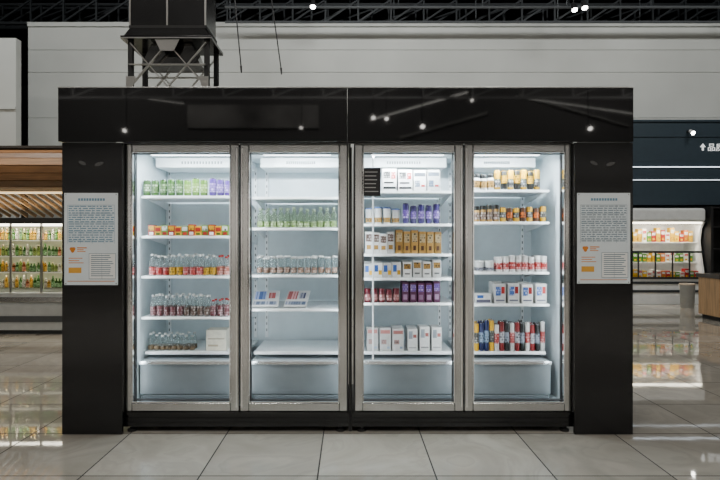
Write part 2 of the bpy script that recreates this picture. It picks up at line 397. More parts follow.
# black sticker on door three
y = .0135; x0, x1, z0, z1 = X(362.9, y), X(380.5, y), Z(196, y), Z(168, y)
t = thing('door_sticker', 'square black sticker with pale text at left edge of the third door', 'sticker', ((x0+x1)/2, y, z0))
MB().box(x0, x1, y-.001, y-.0001, z0, z1).build('backing', M('sticker_black', (.015, .015, .017), .4), t)
m = MB(); rnd = random.Random(3)
for k in range(6):
    v = z1-.025-k*.026; m.box(x0+.012, x1-.012-rnd.random()*.03, y-.0016, y-.0009, v-.005, v+.001)
m.build('text_lines', M('sticker_text', (.4, .4, .4), .5), t)

# ------------------------------------------------------------------ products
DK = .82
def colm(c, rough=.35, metal=0): return M('p_%02d%02d%02d_%d%d' % (int(c[0]*99), int(c[1]*99), int(c[2]*99), int(rough*10), metal), tuple(v*DK for v in c), rough, metal, var=.10, scale=40, rnd=.25)
def labm(c):
    """printed paper label: blocks of ink over the label colour"""
    n = 'label_%02d%02d%02d' % tuple(int(v*99) for v in c)
    if n in MC: return MC[n]
    m = bpy.data.materials.new(n); m.use_nodes = True; nt = m.node_tree; b = nt.nodes['Principled BSDF']
    lum = sum(c)/3
    ink = tuple(v*.10 for v in c) if lum > .18 else tuple(min(1, v*1.0+.34) for v in c)
    c = tuple(v*DK for v in c)
    tc = nt.nodes.new('ShaderNodeTexCoord'); sp = nt.nodes.new('ShaderNodeSeparateXYZ'); cb = nt.nodes.new('ShaderNodeCombineXYZ')
    oi = nt.nodes.new('ShaderNodeObjectInfo'); ad = nt.nodes.new('ShaderNodeMath'); ad.operation = 'ADD'
    nt.links.new(tc.outputs['Object'], sp.inputs[0]); nt.links.new(sp.outputs['X'], ad.inputs[0]); nt.links.new(oi.outputs['Random'], ad.inputs[1])
    nt.links.new(ad.outputs[0], cb.inputs['X']); nt.links.new(sp.outputs['Z'], cb.inputs['Y'])
    br = nt.nodes.new('ShaderNodeTexBrick'); br.offset = .4
    br.inputs['Scale'].default_value = 1; br.inputs['Brick Width'].default_value = .019; br.inputs['Row Height'].default_value = .018
    br.inputs['Mortar Size'].default_value = .0022; br.inputs['Bias'].default_value = 0
    br.inputs['Color1'].default_value = c + (1,); br.inputs['Color2'].default_value = ink + (1,); br.inputs['Mortar'].default_value = c + (1,)
    nt.links.new(cb.outputs[0], br.inputs['Vector']); nt.links.new(br.outputs['Color'], b.inputs['Base Color'])
    b.inputs['Roughness'].default_value = .4
    MC[n] = m; return m
LIDS = colm((.45, .46, .48), .25, 1)
def sleeve(r, z0, z1, seg=16): return MB().lathe([(r-.001, z0), (r, z0+.0005), (r, z1-.0005), (r-.001, z1)], seg=seg)
def can(r, h, col, band, name='drink_can', lid=None, b0=.28, b1=.66):
    t = thing(name, None, None)
    MB().lathe([(0, 0), (r*.78, 0), (r*.82, .004), (r, .012), (r, h-.014), (r*.86, h-.003), (0, h-.003)]).build('body', colm(col, .3), t)
    MB().lathe([(0, h-.004), (r*.80, h-.004), (r*.82, h), (r*.88, h), (r*.88, h-.003), (r*.8, h-.0045), (0, h-.0046)]).build('lid', lid or LIDS, t)
    sleeve(r+.0008, h*b0, h*b1).build('label_band', labm(band), t)
    return t
def bottle(r, h, tint, lab, cap, name='bottle', l0=.08, l1=.50, op=.22):
    t = thing(name, None, None)
    MB().lathe([(0, 0), (r*.85, 0), (r, .006), (r, h*.60), (r*.92, h*.68), (r*.48, h*.80), (r*.42, h*.86), (r*.42, h*.93), (0, h*.93)]).build('body', clear('clear_%d%d%d_%d' % (tint[0]*99, tint[1]*99, tint[2]*99, op*100), tint, op, col=tuple(min(1, c*.6) for c in tint)), t)
    MB().lathe([(0, h*.90), (r*.52, h*.90), (r*.54, h*.905), (r*.54, h*.99), (r*.48, h), (0, h)]).build('cap', colm(cap), t)
    sleeve(r+.0008, h*l0, h*l1).build('label_band', labm(lab), t)
    return t
def jar(r, h, col, lid, lab, name='jar'):
    t = thing(name, None, None)
    MB().lathe([(0, 0), (r*.88, 0), (r, .006), (r, h*.70), (r*.90, h*.77), (0, h*.77)]).build('body', colm(col), t)
    MB().lathe([(0, h*.76), (r*.94, h*.76), (r*.97, h*.78), (r*.97, h*.97), (r*.92, h), (0, h)]).build('lid', colm(lid), t)
    sleeve(r+.0008, h*.15, h*.60).build('label_band', labm(lab), t)
    return t
def cup(r0, r1, h, col, lid, lab, name='cup', clr=None):
    t = thing(name, None, None)
    MB().lathe([(0, 0), (r0, 0), (r0+.001, .003), (r1, h*.90), (r1+.003, h*.92), (0, h*.92)]).build('body', clr or colm(col), t)
    MB().lathe([(0, h*.915), (r1+.004, h*.915), (r1+.004, h*.96), (r1*.9, h), (0, h)]).build('lid', colm(lid), t)
    a = r0+(r1-r0)*.22; b = r0+(r1-r0)*.60
    MB().lathe([(a-.001, h*.10), (a+.0012, h*.10), (b+.0014, h*.38), (b-.001, h*.38)]).build('label_band', labm(lab), t)
    return t
def carton(w, d, h, col, prints, name='carton'):
    t = thing(name, None, None)
    MB().box(-w/2, w/2, -d/2, d/2, 0, h, .003).build('body', colm(col, .45), t)
    for (u0, u1, v0, v1, c) in prints:
        mt = labm(c) if (v1-v0)*h > .03 and (u1-u0)*w > .03 else colm(c, .45)
        MB().box(-w/2+u0*w, -w/2+u1*w, -d/2-.0008, -d/2+.0002, v0*h, v1*h).build('printed_label', mt, t, smooth=False)
    return t
def tray(w, d, h, col, lab, lab2, lab3, name='food_pack'):
    t = thing(name, None, None)
    m = MB(); r = bmesh.ops.create_cube(m.bm, size=1)['verts']
    for v in r:
        k = .94 if v.co.z < 0 else 1
        v.co = Vector((v.co.x*w*k, v.co.y*d*k, (v.co.z+.5)*h*.9))
    bmesh.ops.bevel(m.bm, geom=m.bm.edges[:], offset=.003, segments=2, affect='EDGES')
    m.build('body', colm(col), t)
    MB().box(-w/2, w/2, -d/2, d/2, h*.9, h, .001).build('film_lid', colm(lab), t)
    MB().box(-w*.46, -w*.02, -d*.06, d*.44, h, h+.0008).build('printed_label', labm(lab2), t)
    MB().box(w*.08, w*.34, d*.00, d*.36, h, h+.0008).build('printed_label', labm(lab3), t)
    MB().box(-w*.46, w*.44, -d*.38, -d*.18, h, h+.0008).build('printed_label', labm((.07, .11, .20)), t)
    return t
NPROD = 0
def row(proto, xs, bay, si, lab, cat, group, rows=1, y=None, pitch=.075, half=.03, jit=.004):
    """stand copies of one product along a shelf; xs are positions along the shelf front"""
    global NPROD
    zb = (DECKZ if si is None else Z(SHPY[bay][si], SHELF_Y)) + .0012
    yf = (SHELF_Y+.012 if si is not None else .27) if y is None else y
    if si is not None and SHPY[bay][si] < 260 and cat != 'bottle': rows = 1     # nothing of a second row shows above eye level
    first = True
    for r_ in range(rows):
        for px in xs:
            o = proto if first else dup(proto); first = False
            x = X(px, yf+half)
            o.location = (x, yf+half+r_*pitch+random.uniform(0, jit), zb)
            o.scale = (1, 1, random.uniform(.91, 1.05))
            tag(o, lab, cat, group); NPROD += 1
def lin(a, b, n): return [a+(b-a)*k/(n-1) for k in range(n)]
def fill(a, b, w, gap=1.06):
    """shelf positions between a and b for items w metres wide, packed closely"""
    p = w*139*gap; n = max(1, int((b-a)/p + .25)); s = (b-a)/n if n > 1 else 0
    return [a+s*(k+.5) if n > 1 else (a+b)/2 for k in range(n)]
RED = (.36, .008, .006); ORG = (.58, .12, .01); YEL = (.68, .37, .01); GRN = (.022, .08, .006); PUR = (.09, .03, .26)
DPUR = (.025, .014, .11); WHT = (.76, .76, .75); MAR = (.11, .006, .015); NAV = (.012, .02, .10); BRN = (.07, .025, .01); GOLD = (.40, .22, .05); CRM = (.55, .42, .24); BLK = (.012, .012, .012); BLU = (.025, .10, .36); CLR = (.90, .945, .945)
# door 1
f = fill(143, 208, .052, 1.10)
row(can(.026, .122, GRN, (.04, .11, .01), b0=.22, b1=.72), f[0:5], 1, 0, 'dark green drink can at left of the top shelf behind the first door', 'can', 'dark green cans first door', 2, half=.028)
row(can(.026, .122, (.09, .21, .02), (.18, .30, .05), b0=.22, b1=.72), f[5:], 1, 0, 'light green drink can between dark green and purple cans, first door', 'can', 'light green cans first door', 2, half=.028)
row(can(.026, .122, (.07, .025, .22), (.14, .07, .32), b0=.22, b1=.72), fill(209, 232, .052, 1.1), 1, 0, 'purple drink can right of the green cans on the top shelf', 'can', 'purple cans first door', 2, half=.028)
f = fill(149, 229, .046)
row(carton(.046, .05, .080, RED, [(.1, .9, .5, .9, YEL), (.2, .8, .1, .35, WHT)], 'food_pack'), f[0::3], 1, 1, 'small red pack with yellow top print on the second shelf of the first door', 'food pack', 'small red packs first door', 2, half=.027, pitch=.06)
row(carton(.046, .05, .072, YEL, [(.1, .9, .45, .85, RED), (.2, .8, .1, .3, GRN)], 'food_pack'), f[1::3], 1, 1, 'small yellow pack with red print on the second shelf of the first door', 'food pack', 'small yellow packs first door', 2, half=.027, pitch=.06)
row(carton(.046, .05, .076, (.10, .20, .02), [(.1, .9, .5, .9, WHT), (.2, .8, .1, .35, RED)], 'food_pack'), f[2::3], 1, 1, 'small green pack with white print on the second shelf of the first door', 'food pack', 'small green packs first door', 2, half=.027, pitch=.06)
f = fill(149, 230, .044, 1.1)
row(bottle(.021, .150, CLR, RED, WHT, 'bottle', .04, .40), f[0:3]+f[5:8], 1, 2, 'clear bottle with red label on the third shelf of the first door', 'bottle', 'red label bottles first door third shelf', 2, pitch=.07, half=.022)
row(bottle(.021, .146, CLR, YEL, WHT, 'bottle', .04, .40), f[3:5]+f[8:10], 1, 2, 'clear bottle with yellow label amid red ones on third shelf, first door', 'bottle', 'yellow label bottles first door', 2, pitch=.07, half=.022)
row(bottle(.021, .140, CLR, (.28, .04, .01), RED, 'bottle', .04, .46), f[10:], 1, 2, 'clear bottle with rust label and red cap at right of third shelf, first door', 'bottle', 'rust label bottles first door', 2, pitch=.07, half=.022)
f = fill(150, 230, .042, 1.1)
row(bottle(.020, .156, CLR, MAR, WHT, 'bottle', .04, .46), f[0:5], 1, 3, 'clear bottle with maroon label on the fourth shelf of the first door', 'bottle', 'maroon label bottles first door', 2, pitch=.07, half=.022)
row(bottle(.020, .156, CLR, BRN, WHT, 'bottle', .04, .44), f[5:9], 1, 3, 'clear bottle with brown label, right of maroon ones on fourth shelf', 'bottle', 'brown label bottles first door', 2, pitch=.07, half=.022)
row(bottle(.020, .125, CLR, MAR, RED, 'bottle', .04, .65), f[9:], 1, 3, 'short bottle with red cap at right end of fourth shelf, first door', 'bottle', 'short red cap bottles first door', 2, pitch=.07, half=.022)
row(bottle(.020, .118, CLR, (.26, .18, .10), WHT, 'bottle', .04, .28), fill(148, 195, .040), 1, None, 'clear bottle with small tan label on the bottom deck of the first door', 'bottle', 'tan label bottles first door deck', 2, y=.31, pitch=.06, half=.022)
row(carton(.145, .12, .148, (.70, .66, .55), [(.08, .92, .55, .60, (.4, .35, .25)), (.1, .6, .2, .3, (.4, .35, .25))], 'cardboard_box'), [218], 1, None, 'plain cream box standing beside bottles on the first door deck', 'box', None, y=.30, half=.06)
# door 2
row(bottle(.022, .142, (.88, .95, .86), (.13, .22, .04), (.45, .56, .40), 'bottle', .04, .34, op=.2), fill(257, 337, .044), 2, 1, 'clear green tinted bottle with green label on the second shelf of the second door', 'bottle', 'green tinted bottles second door', 2, half=.026, pitch=.06)
gl = clear('tumbler_clear', (.90, .94, .94), .2, col=(.55, .60, .60))
row(cup(.0175, .0195, .130, WHT, WHT, (.24, .12, .07), 'glass_cup', gl), fill(256, 338, .044), 2, 2, 'short clear glass cup with white lid on the third shelf of the second door', 'glass cup', 'clear glass cups second door', 2, half=.024, pitch=.07)
for k, (px, lab, c1, c2, c3, lean, rz, wdt) in enumerate(((266, 'wide white food pack with blue and red print at left of second door fourth shelf', WHT, BLU, RED, .40, .06, .185), (297, 'white food pack with red and navy print right of the wide blue printed one', WHT, RED, NAV, .40, -.07, .165))):
    o = tray(wdt, .24, .014, WHT, c1, c2, c3)
    zs = Z(309, SHELF_Y)+.0012
    o.rotation_euler = (lean, 0, rz); o.location = (X(px, .31), .335, zs+.120*math.sin(lean)*.97+.001)
    tag(o, lab, 'food pack', 'flat food packs second door')
# door 3
bp = [(.06, .94, .10, .20, BLK), (.06, .55, .58, .88, BLK), (.62, .92, .55, .86, RED), (.1, .8, .34, .42, BLK)]
row(carton(.100, .12, .155, WHT, bp, 'carton'), lin(389, 404.5, 2), 3, 0, 'white carton with black and red print on the top shelf of the third door', 'carton', 'black print cartons third door', 2, half=.062, pitch=.13)
row(carton(.088, .11, .150, WHT, [(.06, .94, .70, .88, (.10, .12, .15)), (.1, .5, .2, .5, (.06, .1, .16)), (.6, .9, .2, .3, RED)], 'carton'), lin(419, 432.5, 2), 3, 0, 'white carton with grey heading at right end of third door top shelf', 'carton', 'grey heading cartons third door', 2, half=.057, pitch=.13)
row(cup(.024, .028, .115, WHT, BLU, GOLD), fill(365, 400, .064, 1.0), 3, 1, 'white cup with blue lid and gold label, third door second shelf', 'cup', 'blue lid cups third door', 2, half=.034)
row(can(.0225, .142, DPUR, PUR), fill(402, 440, .045), 3, 1, 'tall dark purple can on the second shelf of the third door', 'can', 'dark purple cans third door', 2, half=.026)
row(carton(.050, .07, .150, WHT, [(.1, .9, .55, .9, BRN), (.2, .8, .2, .4, GOLD)], 'carton'), fill(365, 394, .050), 3, 2, 'slim white carton with brown print on third shelf of the third door', 'carton', 'brown print cartons third door', 2, half=.037, pitch=.08)
row(carton(.050, .07, .162, GOLD, [(.12, .88, .5, .88, CRM), (.3, .7, .15, .35, BRN)], 'carton'), fill(395, 441, .050), 3, 2, 'gold carton with cream panel on the third shelf of the third door', 'carton', 'gold cartons third door', 2, half=.037, pitch=.08)
row(carton(.062, .07, .108, WHT, [(.08, .5, .4, .85, BLU), (.55, .92, .2, .5, YEL)], 'carton'), fill(364, 401, .062), 3, 3, 'white carton with blue and yellow blocks, third door fourth shelf', 'carton', 'blue yellow cartons third door', 2, half=.037, pitch=.08)
row(carton(.060, .07, .118, WHT, [(.1, .9, .55, .88, GOLD), (.2, .8, .2, .3, (.15, .15, .15))], 'carton'), fill(402, 441, .060), 3, 3, 'white carton with gold heading at right of third door fourth shelf', 'carton', 'gold heading cartons third door', 2, half=.037, pitch=.08)
row(jar(.022, .095, MAR, MAR, (.30, .10, .10)), fill(364, 400, .044), 3, 4, 'small maroon jar low on the fifth shelf of the third door', 'jar', 'maroon jars third door', 2, half=.024, pitch=.06)
row(carton(.047, .07, .150, (.10, .02, .07), [(.1, .9, .55, .9, PUR), (.2, .8, .15, .4, (.35, .22, .35))], 'carton'), fill(401, 440, .047), 3, 4, 'plum coloured carton on the fifth shelf of the third door', 'carton', 'plum cartons third door', 2, half=.037, pitch=.08)
row(carton(.082, .08, .160, WHT, [(.08, .92, .76, .92, (.50, .20, .18)), (.15, .6, .3, .5, (.45, .28, .26)), (.65, .9, .1, .2, (.3, .38, .5))], 'carton'), fill(366, 404, .084), 3, None, 'white carton with pale red heading at left of the third door deck', 'carton', 'red heading cartons third door', 2, y=.29, half=.042, pitch=.09)
row(carton(.070, .08, .170, WHT, [(.1, .5, .55, .9, (.35, .40, .45)), (.55, .9, .6, .75, (.5, .15, .13)), (.1, .9, .12, .18, (.4, .4, .4))], 'carton'), fill(406, 442, .072), 3, None, 'white carton with grey block at right of the third door deck', 'carton', 'grey block cartons third door', 2, y=.29, half=.042, pitch=.09)
# door 4
row(jar(.024, .110, WHT, BLK, GOLD), fill(473, 494, .048), 4, 0, 'white jar with black lid at left of the fourth door top shelf', 'jar', 'black lid jars fourth door', 2, half=.027, pitch=.06)
f = fill(494, 540, .044)
row(can(.022, .150, YEL, BLK, 'tin', b0=.15, b1=.55), f[0::2], 4, 0, 'yellow tin with black band on the top shelf of the fourth door', 'tin', 'yellow tins fourth door', 2, half=.026, pitch=.06)
row(can(.022, .145, BLK, YEL, 'tin', colm(YEL), .35, .75), f[1::2], 4, 0, 'black tin with yellow band and lid on the fourth door top shelf', 'tin', 'black tins fourth door', 2, half=.026, pitch=.06)
f = fill(473, 546, .044)
row(jar(.022, .118, GOLD, BLK, BRN), f[0:4], 4, 1, 'gold jar with black lid at left of the fourth door second shelf', 'jar', 'gold jars fourth door', 2, half=.025, pitch=.06)
row(can(.022, .110, YEL, BLK, 'tin'), f[4::2], 4, 1, 'short yellow tin with black band, fourth door second shelf', 'tin', 'short yellow tins fourth door', 2, half=.025, pitch=.06)
row(can(.022, .102, BRN, ORG, 'tin'), f[5::2], 4, 1, 'short brown tin with orange band, fourth door second shelf', 'tin', 'short brown tins fourth door', 2, half=.025, pitch=.06)
row(cup(.026, .030, .075, WHT, WHT, (.25, .25, .3)), fill(474, 495, .068, 1), 4, 2, 'low white tub at left of the third shelf of the fourth door', 'tub', 'white tubs fourth door', 2, half=.036, pitch=.08)
row(jar(.022, .112, WHT, WHT, RED), fill(496, 547, .044), 4, 2, 'white jar with red label on the third shelf of the fourth door', 'jar', 'red label jars fourth door', 2, half=.028, pitch=.06)
row(carton(.11, .09, .075, WHT, [(.05, .95, .1, .4, (.1, .1, .15)), (.1, .5, .55, .85, BLU)], 'carton'), [482], 4, 3, 'low white carton with dark stripe at left of fourth door fourth shelf', 'carton', None, 1, half=.047)
row(carton(.078, .08, .148, WHT, [(.1, .55, .4, .85, BLU), (.6, .9, .5, .85, RED), (.1, .9, .12, .2, (.15, .15, .2))], 'carton'), fill(492, 546, .078), 4, 3, 'white carton with blue and red blocks, fourth door fourth shelf', 'carton', 'blue red cartons fourth door', 2, half=.042, pitch=.09)
f = fill(474, 545, .034, 1.04)
row(can(.017, .215, YEL, BLK, 'tall_can'), [f[0], f[3]], 4, None, 'slim yellow can with black band on the fourth door deck', 'can', 'slim yellow cans fourth door', 2, y=.28, half=.021, pitch=.05)
row(can(.017, .215, NAV, (.25, .35, .5), 'tall_can'), [f[1], f[2]], 4, None, 'slim navy can between yellow cans on the fourth door deck', 'can', 'slim navy cans fourth door', 2, y=.28, half=.021, pitch=.05)
row(can(.017, .208, WHT, RED, 'tall_can'), f[4::3], 4, None, 'slim white can with red band on the fourth door deck', 'can', 'slim white cans fourth door', 2, y=.28, half=.021, pitch=.05)
row(can(.017, .208, (.20, .01, .012), (.5, .5, .55), 'tall_can'), f[5::3], 4, None, 'slim red can with grey band on the fourth door deck', 'can', 'slim red cans fourth door', 2, y=.28, half=.021, pitch=.05)
row(can(.017, .208, BLK, (.30, .34, .42), 'tall_can'), f[6::3], 4, None, 'slim black can with grey blue band on the fourth door deck', 'can', 'slim black cans fourth door', 2, y=.28, half=.021, pitch=.05)

# ------------------------------------------------------------------ black duct tower above the cooler
DY = .42
t = thing('duct_tower', 'black steel duct on a braced frame rising behind the left header', 'duct', (X(168, DY), DY, 2.265))
xa, xb = X(131, DY), X(207, DY); ya, yb = DY, DY+.28
zt = Z(41, DY); zbm = 2.2665
DUCTM = M('duct_metal', (.075, .075, .078), .22, .9, .2, 4)
for (qx, qy) in ((xa, ya), (xb, ya), (xa, yb), (xb, yb)):
    MB().box(qx-.018, qx+.018, qy-.018, qy+.018, zbm, zt, .003).build('post', BLACKMAT, t)
GUN = M('gun_metal', (.55, .54, .52), .3, .95)
for yy in (ya-.024, yb+.024):
    MB().bar((xa, yy, Z(88, DY)), (X(172, DY), yy, zt), .026, .008).build('brace', GUN, t)
    MB().bar((xb, yy+.009, Z(88, DY)), (X(166, DY), yy+.009, zt), .026, .008).build('brace', GUN, t)
    MB().bar((xa, yy+.009, zt-.02), (X(169, DY), yy+.009, Z(88, DY)), .018, .008).build('brace', GUN, t)
    MB().bar((xb, yy, zt-.02), (X(169, DY), yy, Z(88, DY)), .018, .008).build('brace', GUN, t)
    MB().bar((xa, yy-.009, Z(66, DY)), (xb, yy-.009, Z(66, DY)), .022, .008).build('rail', GUN, t)
    zc = Z(46, DY); xc = X(169, DY)
    MB().prism([(xc-.09, zt-.002), (xc+.09, zt-.002), (xc+.05, zc-.05), (xc-.05, zc-.05)], 'y', yy-.020, yy-.014).build('gusset', GUN, t)
    for qx in (xa, xb): MB().prism([(qx-.02, zbm+.12), (qx+.02, zbm+.12), (qx+.05 if qx < xc else qx+.02, zbm+.22), (qx-.02 if qx < xc else qx-.05, zbm+.22)], 'y', yy-.020, yy-.014).build('gusset', GUN, t)
MB().prism([(X(140, DY), Z(63, DY)), (X(199, DY), Z(63, DY)), (X(190, DY), Z(42, DY)), (X(150, DY), Z(42, DY))], 'y', ya+.03, ya+.24).build('outlet_hood', M('hood_metal', (.14, .14, .14), .12, .9), t)
MB().box(X(123, DY), X(213, DY), ya-.05, yb+.05, zt, zt+.025, .004).build('flange', BLACKSAT, t)
MB().prism([(X(124, DY), zt+.025), (X(212, DY), zt+.025), (X(205, DY), Z(29, DY)), (X(131, DY), Z(29, DY))], 'y', ya-.02, yb+.02).build('skirt', DUCTM, t)
MB().box(X(131, DY), X(206, DY), ya-.015, yb+.015, Z(29, DY), 7.99).build('shaft', DUCTM, t)
for zz in (Z(29, DY), 3.2, 4.0, 4.8, 6): MB().box(X(130, DY), X(207, DY), ya-.022, yb+.022, zz, zz+.02).build('seam_ring', BLACKMAT, t)
for qx in (X(131, DY), X(206, DY), X(168, DY)): MB().box(qx-.006, qx+.006, ya-.021, ya-.0155, Z(29, DY)+.02, 7.98).build('edge_strip', GUN, t)
MB().box(X(123, DY), X(213, DY), ya-.054, ya-.050, zt+.002, zt+.010).build('edge_strip', GUN, t)

# hanging rods and cables in front of the white wall
for p0, p1, lab in (((X(222, 6), 6, 7.99), (X(241, 6), 6, Z(66, 6)), 'thin dark cable slanting right beside the duct, before the white wall'), ((X(255, 6.5), 6.5, 7.99), (X(281, 6.5), 6.5, Z(68, 6.5)), 'thin dark cable further right of the duct, before the white wall')):
    t = thing('hanging_cable', lab, 'cable', p1, 'cables before the white wall')
    MB().tube(p0, p1, .012, 6).build('cord', BLACKMAT, t); MB().tube(p1, (p1[0]+.01, p1[1], p1[2]-.12), .02, 8, r2=.012).build('plug', BLACKMAT, t)

# roof trusses and pipes
DKST = M('truss_steel', (.035, .04, .045), .45, .3); LTST = M('truss_pale', (.26, .265, .27), .4, .2)
TR = 'dark roof truss %s behind the white wall'
for ty, z0, z1, st, lab in ((9.6, 6.55, 7.15, .8, TR % 'nearest'), (10.4, 6.75, 7.35, 1.0, TR % 'in the middle'), (11.2, 7.1, 7.6, 1.2, TR % 'farthest'), (-10.6, 4.95, 5.5, 1.3, 'grey roof truss added behind the viewer to mirror in the black header')):  # the pale truss behind the viewer is added for the header reflection
    mt = LTST if ty < 0 else DKST
    t = thing('roof_truss', lab, 'truss', (0, ty, z0), 'roof trusses')
    MB().box(-15, 15, ty-.03, ty+.03, z0, z0+.06).build('bottom_chord', mt, t); MB().box(-15, 15, ty-.03, ty+.03, z1, z1+.06).build('top_chord', mt, t)
    m = MB(); x = -15
    while x < 15-st:
        m.bar((x, ty, z0+.06), (x+st, ty, z1), .04, .04); m.bar((x+st, ty, z1), (x+st, ty, z0+.06), .04, .04); x += st
    m.build('web', mt, t)
    for hx in (-12, -6, 0, 6, 12): MB().tube((hx, ty, z1+.06), (hx, ty, 8), .02, 6).build('hanger', mt, t)
for zz, yy, lab in ((5.98, 7.3, 'upper long grey pipe under the dark ceiling'), (5.80, 7.6, 'lower long grey pipe running along the wall top')):
    t = thing('ceiling_pipe', lab, 'pipe', (0, yy, zz), 'pipes under the dark ceiling')
    MB().tube((X(225, yy), yy, zz), (12, yy, zz), .028, 8).build('run', M('pipe_grey', (.12, .13, .14), .4, .5), t)
    x = X(230, yy)
    while x < 12: MB().tube((x, yy, zz), (x, yy, 8), .012, 6).build('hanger', DKST, t); x += 1.7
def spot(x, y, z, lab, top=8.0, grp='ceiling spotlights', aim=(0, -.5, -1), e=30, s=1.0):
    t = thing('spotlight', lab, 'spotlight', (x, y, z), grp)
    d = Vector(aim).normalized(); c = Vector((x, y, z))
    MB().tube(c - d*.10*s, c + d*.10*s, .055*s, 14, r2=.075*s).build('housing', BLACKMAT, t)
    MB().tube(c + d*.1005*s, c + d*.106*s, .066*s, 14).build('lens', M('spot_lens_%d' % e, (1, .95, .88), .4, emit=e, var=.01), t)
    MB().tube(c - d*.08*s, (x, y, top), .014*s, 6).build('stem', BLACKMAT, t)
spot(X(313, 7.1), 7.1, Z(4, 7.1), 'lit spotlight hanging above the middle of the wall top', s=.8)
spot(X(574, 7.1), 7.1, Z(7, 7.1), 'lit spotlight left of the pair at upper right', s=.8)
spot(X(584, 6.9), 6.9, Z(5, 6.9), 'lit spotlight right of the pair at upper right', s=.8)
t = thing('spotlight', 'small white wall spotlight on the navy bulkhead beside the arrow sign', 'spotlight', (X(690, 7.4), 7.4, Z(131, 7.4)))
c = Vector((X(690, 7.36), 7.36, Z(131, 7.36)))
MB().tube(c, c+Vector((0, -.1, -.06)), .03, 12, r2=.045).build('housing', M('spot_white', (.6, .6, .6), .4), t)
MB().tube(c+Vector((0, -.101, -.0606)), c+Vector((0, -.106, -.0636)), .038, 12).build('lens', M('spot_lens_30', (1, .95, .88), .4, emit=30, var=.01), t)
MB().box(c.x-.02, c.x+.02, 7.36, 7.449, c.z-.02, c.z+.02).build('arm', BLACKMAT, t)
for (px, py, y, e, s) in ((373, 118, -9, 16, .7), (386, 119, -9, 16, .7), (421, 127, -6, 20, .6), (585, 129, -6, 20, .6), (129, 131, -7, 16, .6), (302, 128, -9, 10, .6), (470, 101, -9, 10, .6)):
    dd = D - y
    spot((px-350)*dd/F, y, CZ+(240-py)*dd/F, 'hall spotlight behind the viewer reflected in the black header', aim=(0, .8, -.6), e=e, s=s, grp='hall spotlights behind the viewer')
for k, (a, b_) in enumerate((((-6.5, -12.8, 5.6), (-4.5, -11.2, 5.0)), ((.6, -12.8, 4.9), (3.2, -11.2, 5.3)), ((5.0, -12.8, 5.6), (8.5, -11.2, 4.6)))):  # added glowing bars out of view, making streaks mirrored in the header
    t = thing('line_light', 'long hanging line light behind the viewer added for streaks in the header reflection', 'light', a, 'added line lights behind the viewer')
    MB().bar(a, b_, .04, .04).build('housing', M('alu', (.5, .5, .5), .4, .8), t)
    q = Vector((0, .0, -.026)); MB().bar(Vector(a)+q, Vector(b_)+q, .03, .01).build('diffuser', M('streak_glow', (1, .98, .92), .4, emit=2.0, var=.01), t)
    for p in (a, b_): MB().tube(p, (p[0], p[1], 8), .008, 6).build('stem', BLACKMAT, t)

# ------------------------------------------------------------------ left background: wooden canopy and case
WOOD = M('canopy_wood', (.20, .10, .04), .4, var=.3, scale=6, stretch=(.6, 8, 8)); WOODM = M('canopy_wood_mid', (.14, .072, .03), .4, var=.3, scale=6, stretch=(.6, 8, 8)); WOODD = M('canopy_wood_dark', (.04, .02, .01), .6, var=.3)
LY = 3.7
t = thing('wooden_canopy', 'brown curved wooden canopy over the far left display case', 'canopy', (-4.6, 3.3, 0))
zT, zB = Z(148, 2.9), Z(191, 2.9); n = 8
arc = []
for k in range(n+1):
    a = math.pi*(.5 - k/n*.92); arc.append((3.05-.30*math.cos(a), (zT+zB)/2 + (zT-zB)/2*math.sin(a)))
for k in range(n):
    (y0, z0), (y1, z1) = arc[k], arc[k+1]
    dy, dz = y1-y0, z1-z0; g = .05
    a_, b_ = (y0+dy*g, z0+dz*g), (y1-dy*g, z1-dz*g)
    nn = Vector((dz, -dy)).normalized()*.03
    if nn.x < 0: nn = -nn
    MB().prism([a_, b_, (b_[0]+nn.x, b_[1]+nn.y), (a_[0]+nn.x, a_[1]+nn.y)], 'x', -7.4, -2.95).build('plank', WOOD if k % 2 else WOODM, t)
MB().box(-7.4, -2.95, 3.06, 3.10, zB, zT+.02).build('backing', WOODD, t)
MB().box(-7.4, -2.95, 3.02, 4.6, zT+.02, zT+.05).build('roof_board', BLACKMAT, t)
MB().box(-7.4, -2.95, 2.98, 3.03, zB-.022, zB+.0).build('edge_light', M('edge_warm', (1, .75, .42), .4, emit=1.5, var=.02), t)
x = -6.0
while x < -3.0:
    MB().bar((x, 3.13, zB+.01), (x+.16, LY-.03, 1.60), .025, .04).build('slat', M('slat_wood', (.24, .15, .07), .5, var=.2), t); x += .115
for qx in (-7.2, -3.1): MB().box(qx-.05, qx+.05, 4.5, 4.6, 0, zT+.019, .004).build('post', BLACKMAT, t)
area('canopy_fill', (-4.6, 2.0, 3.4), 2.5, .2, 32, (-4.6, 2.9, 2.1), (1, .82, .6))  # added fill without a fixture, brightens the canopy planks
area('soffit_light', (-4.4, 3.35, 1.62), 2.4, .05, 7, (-4.4, 3.2, 2.2), (1, .78, .5))

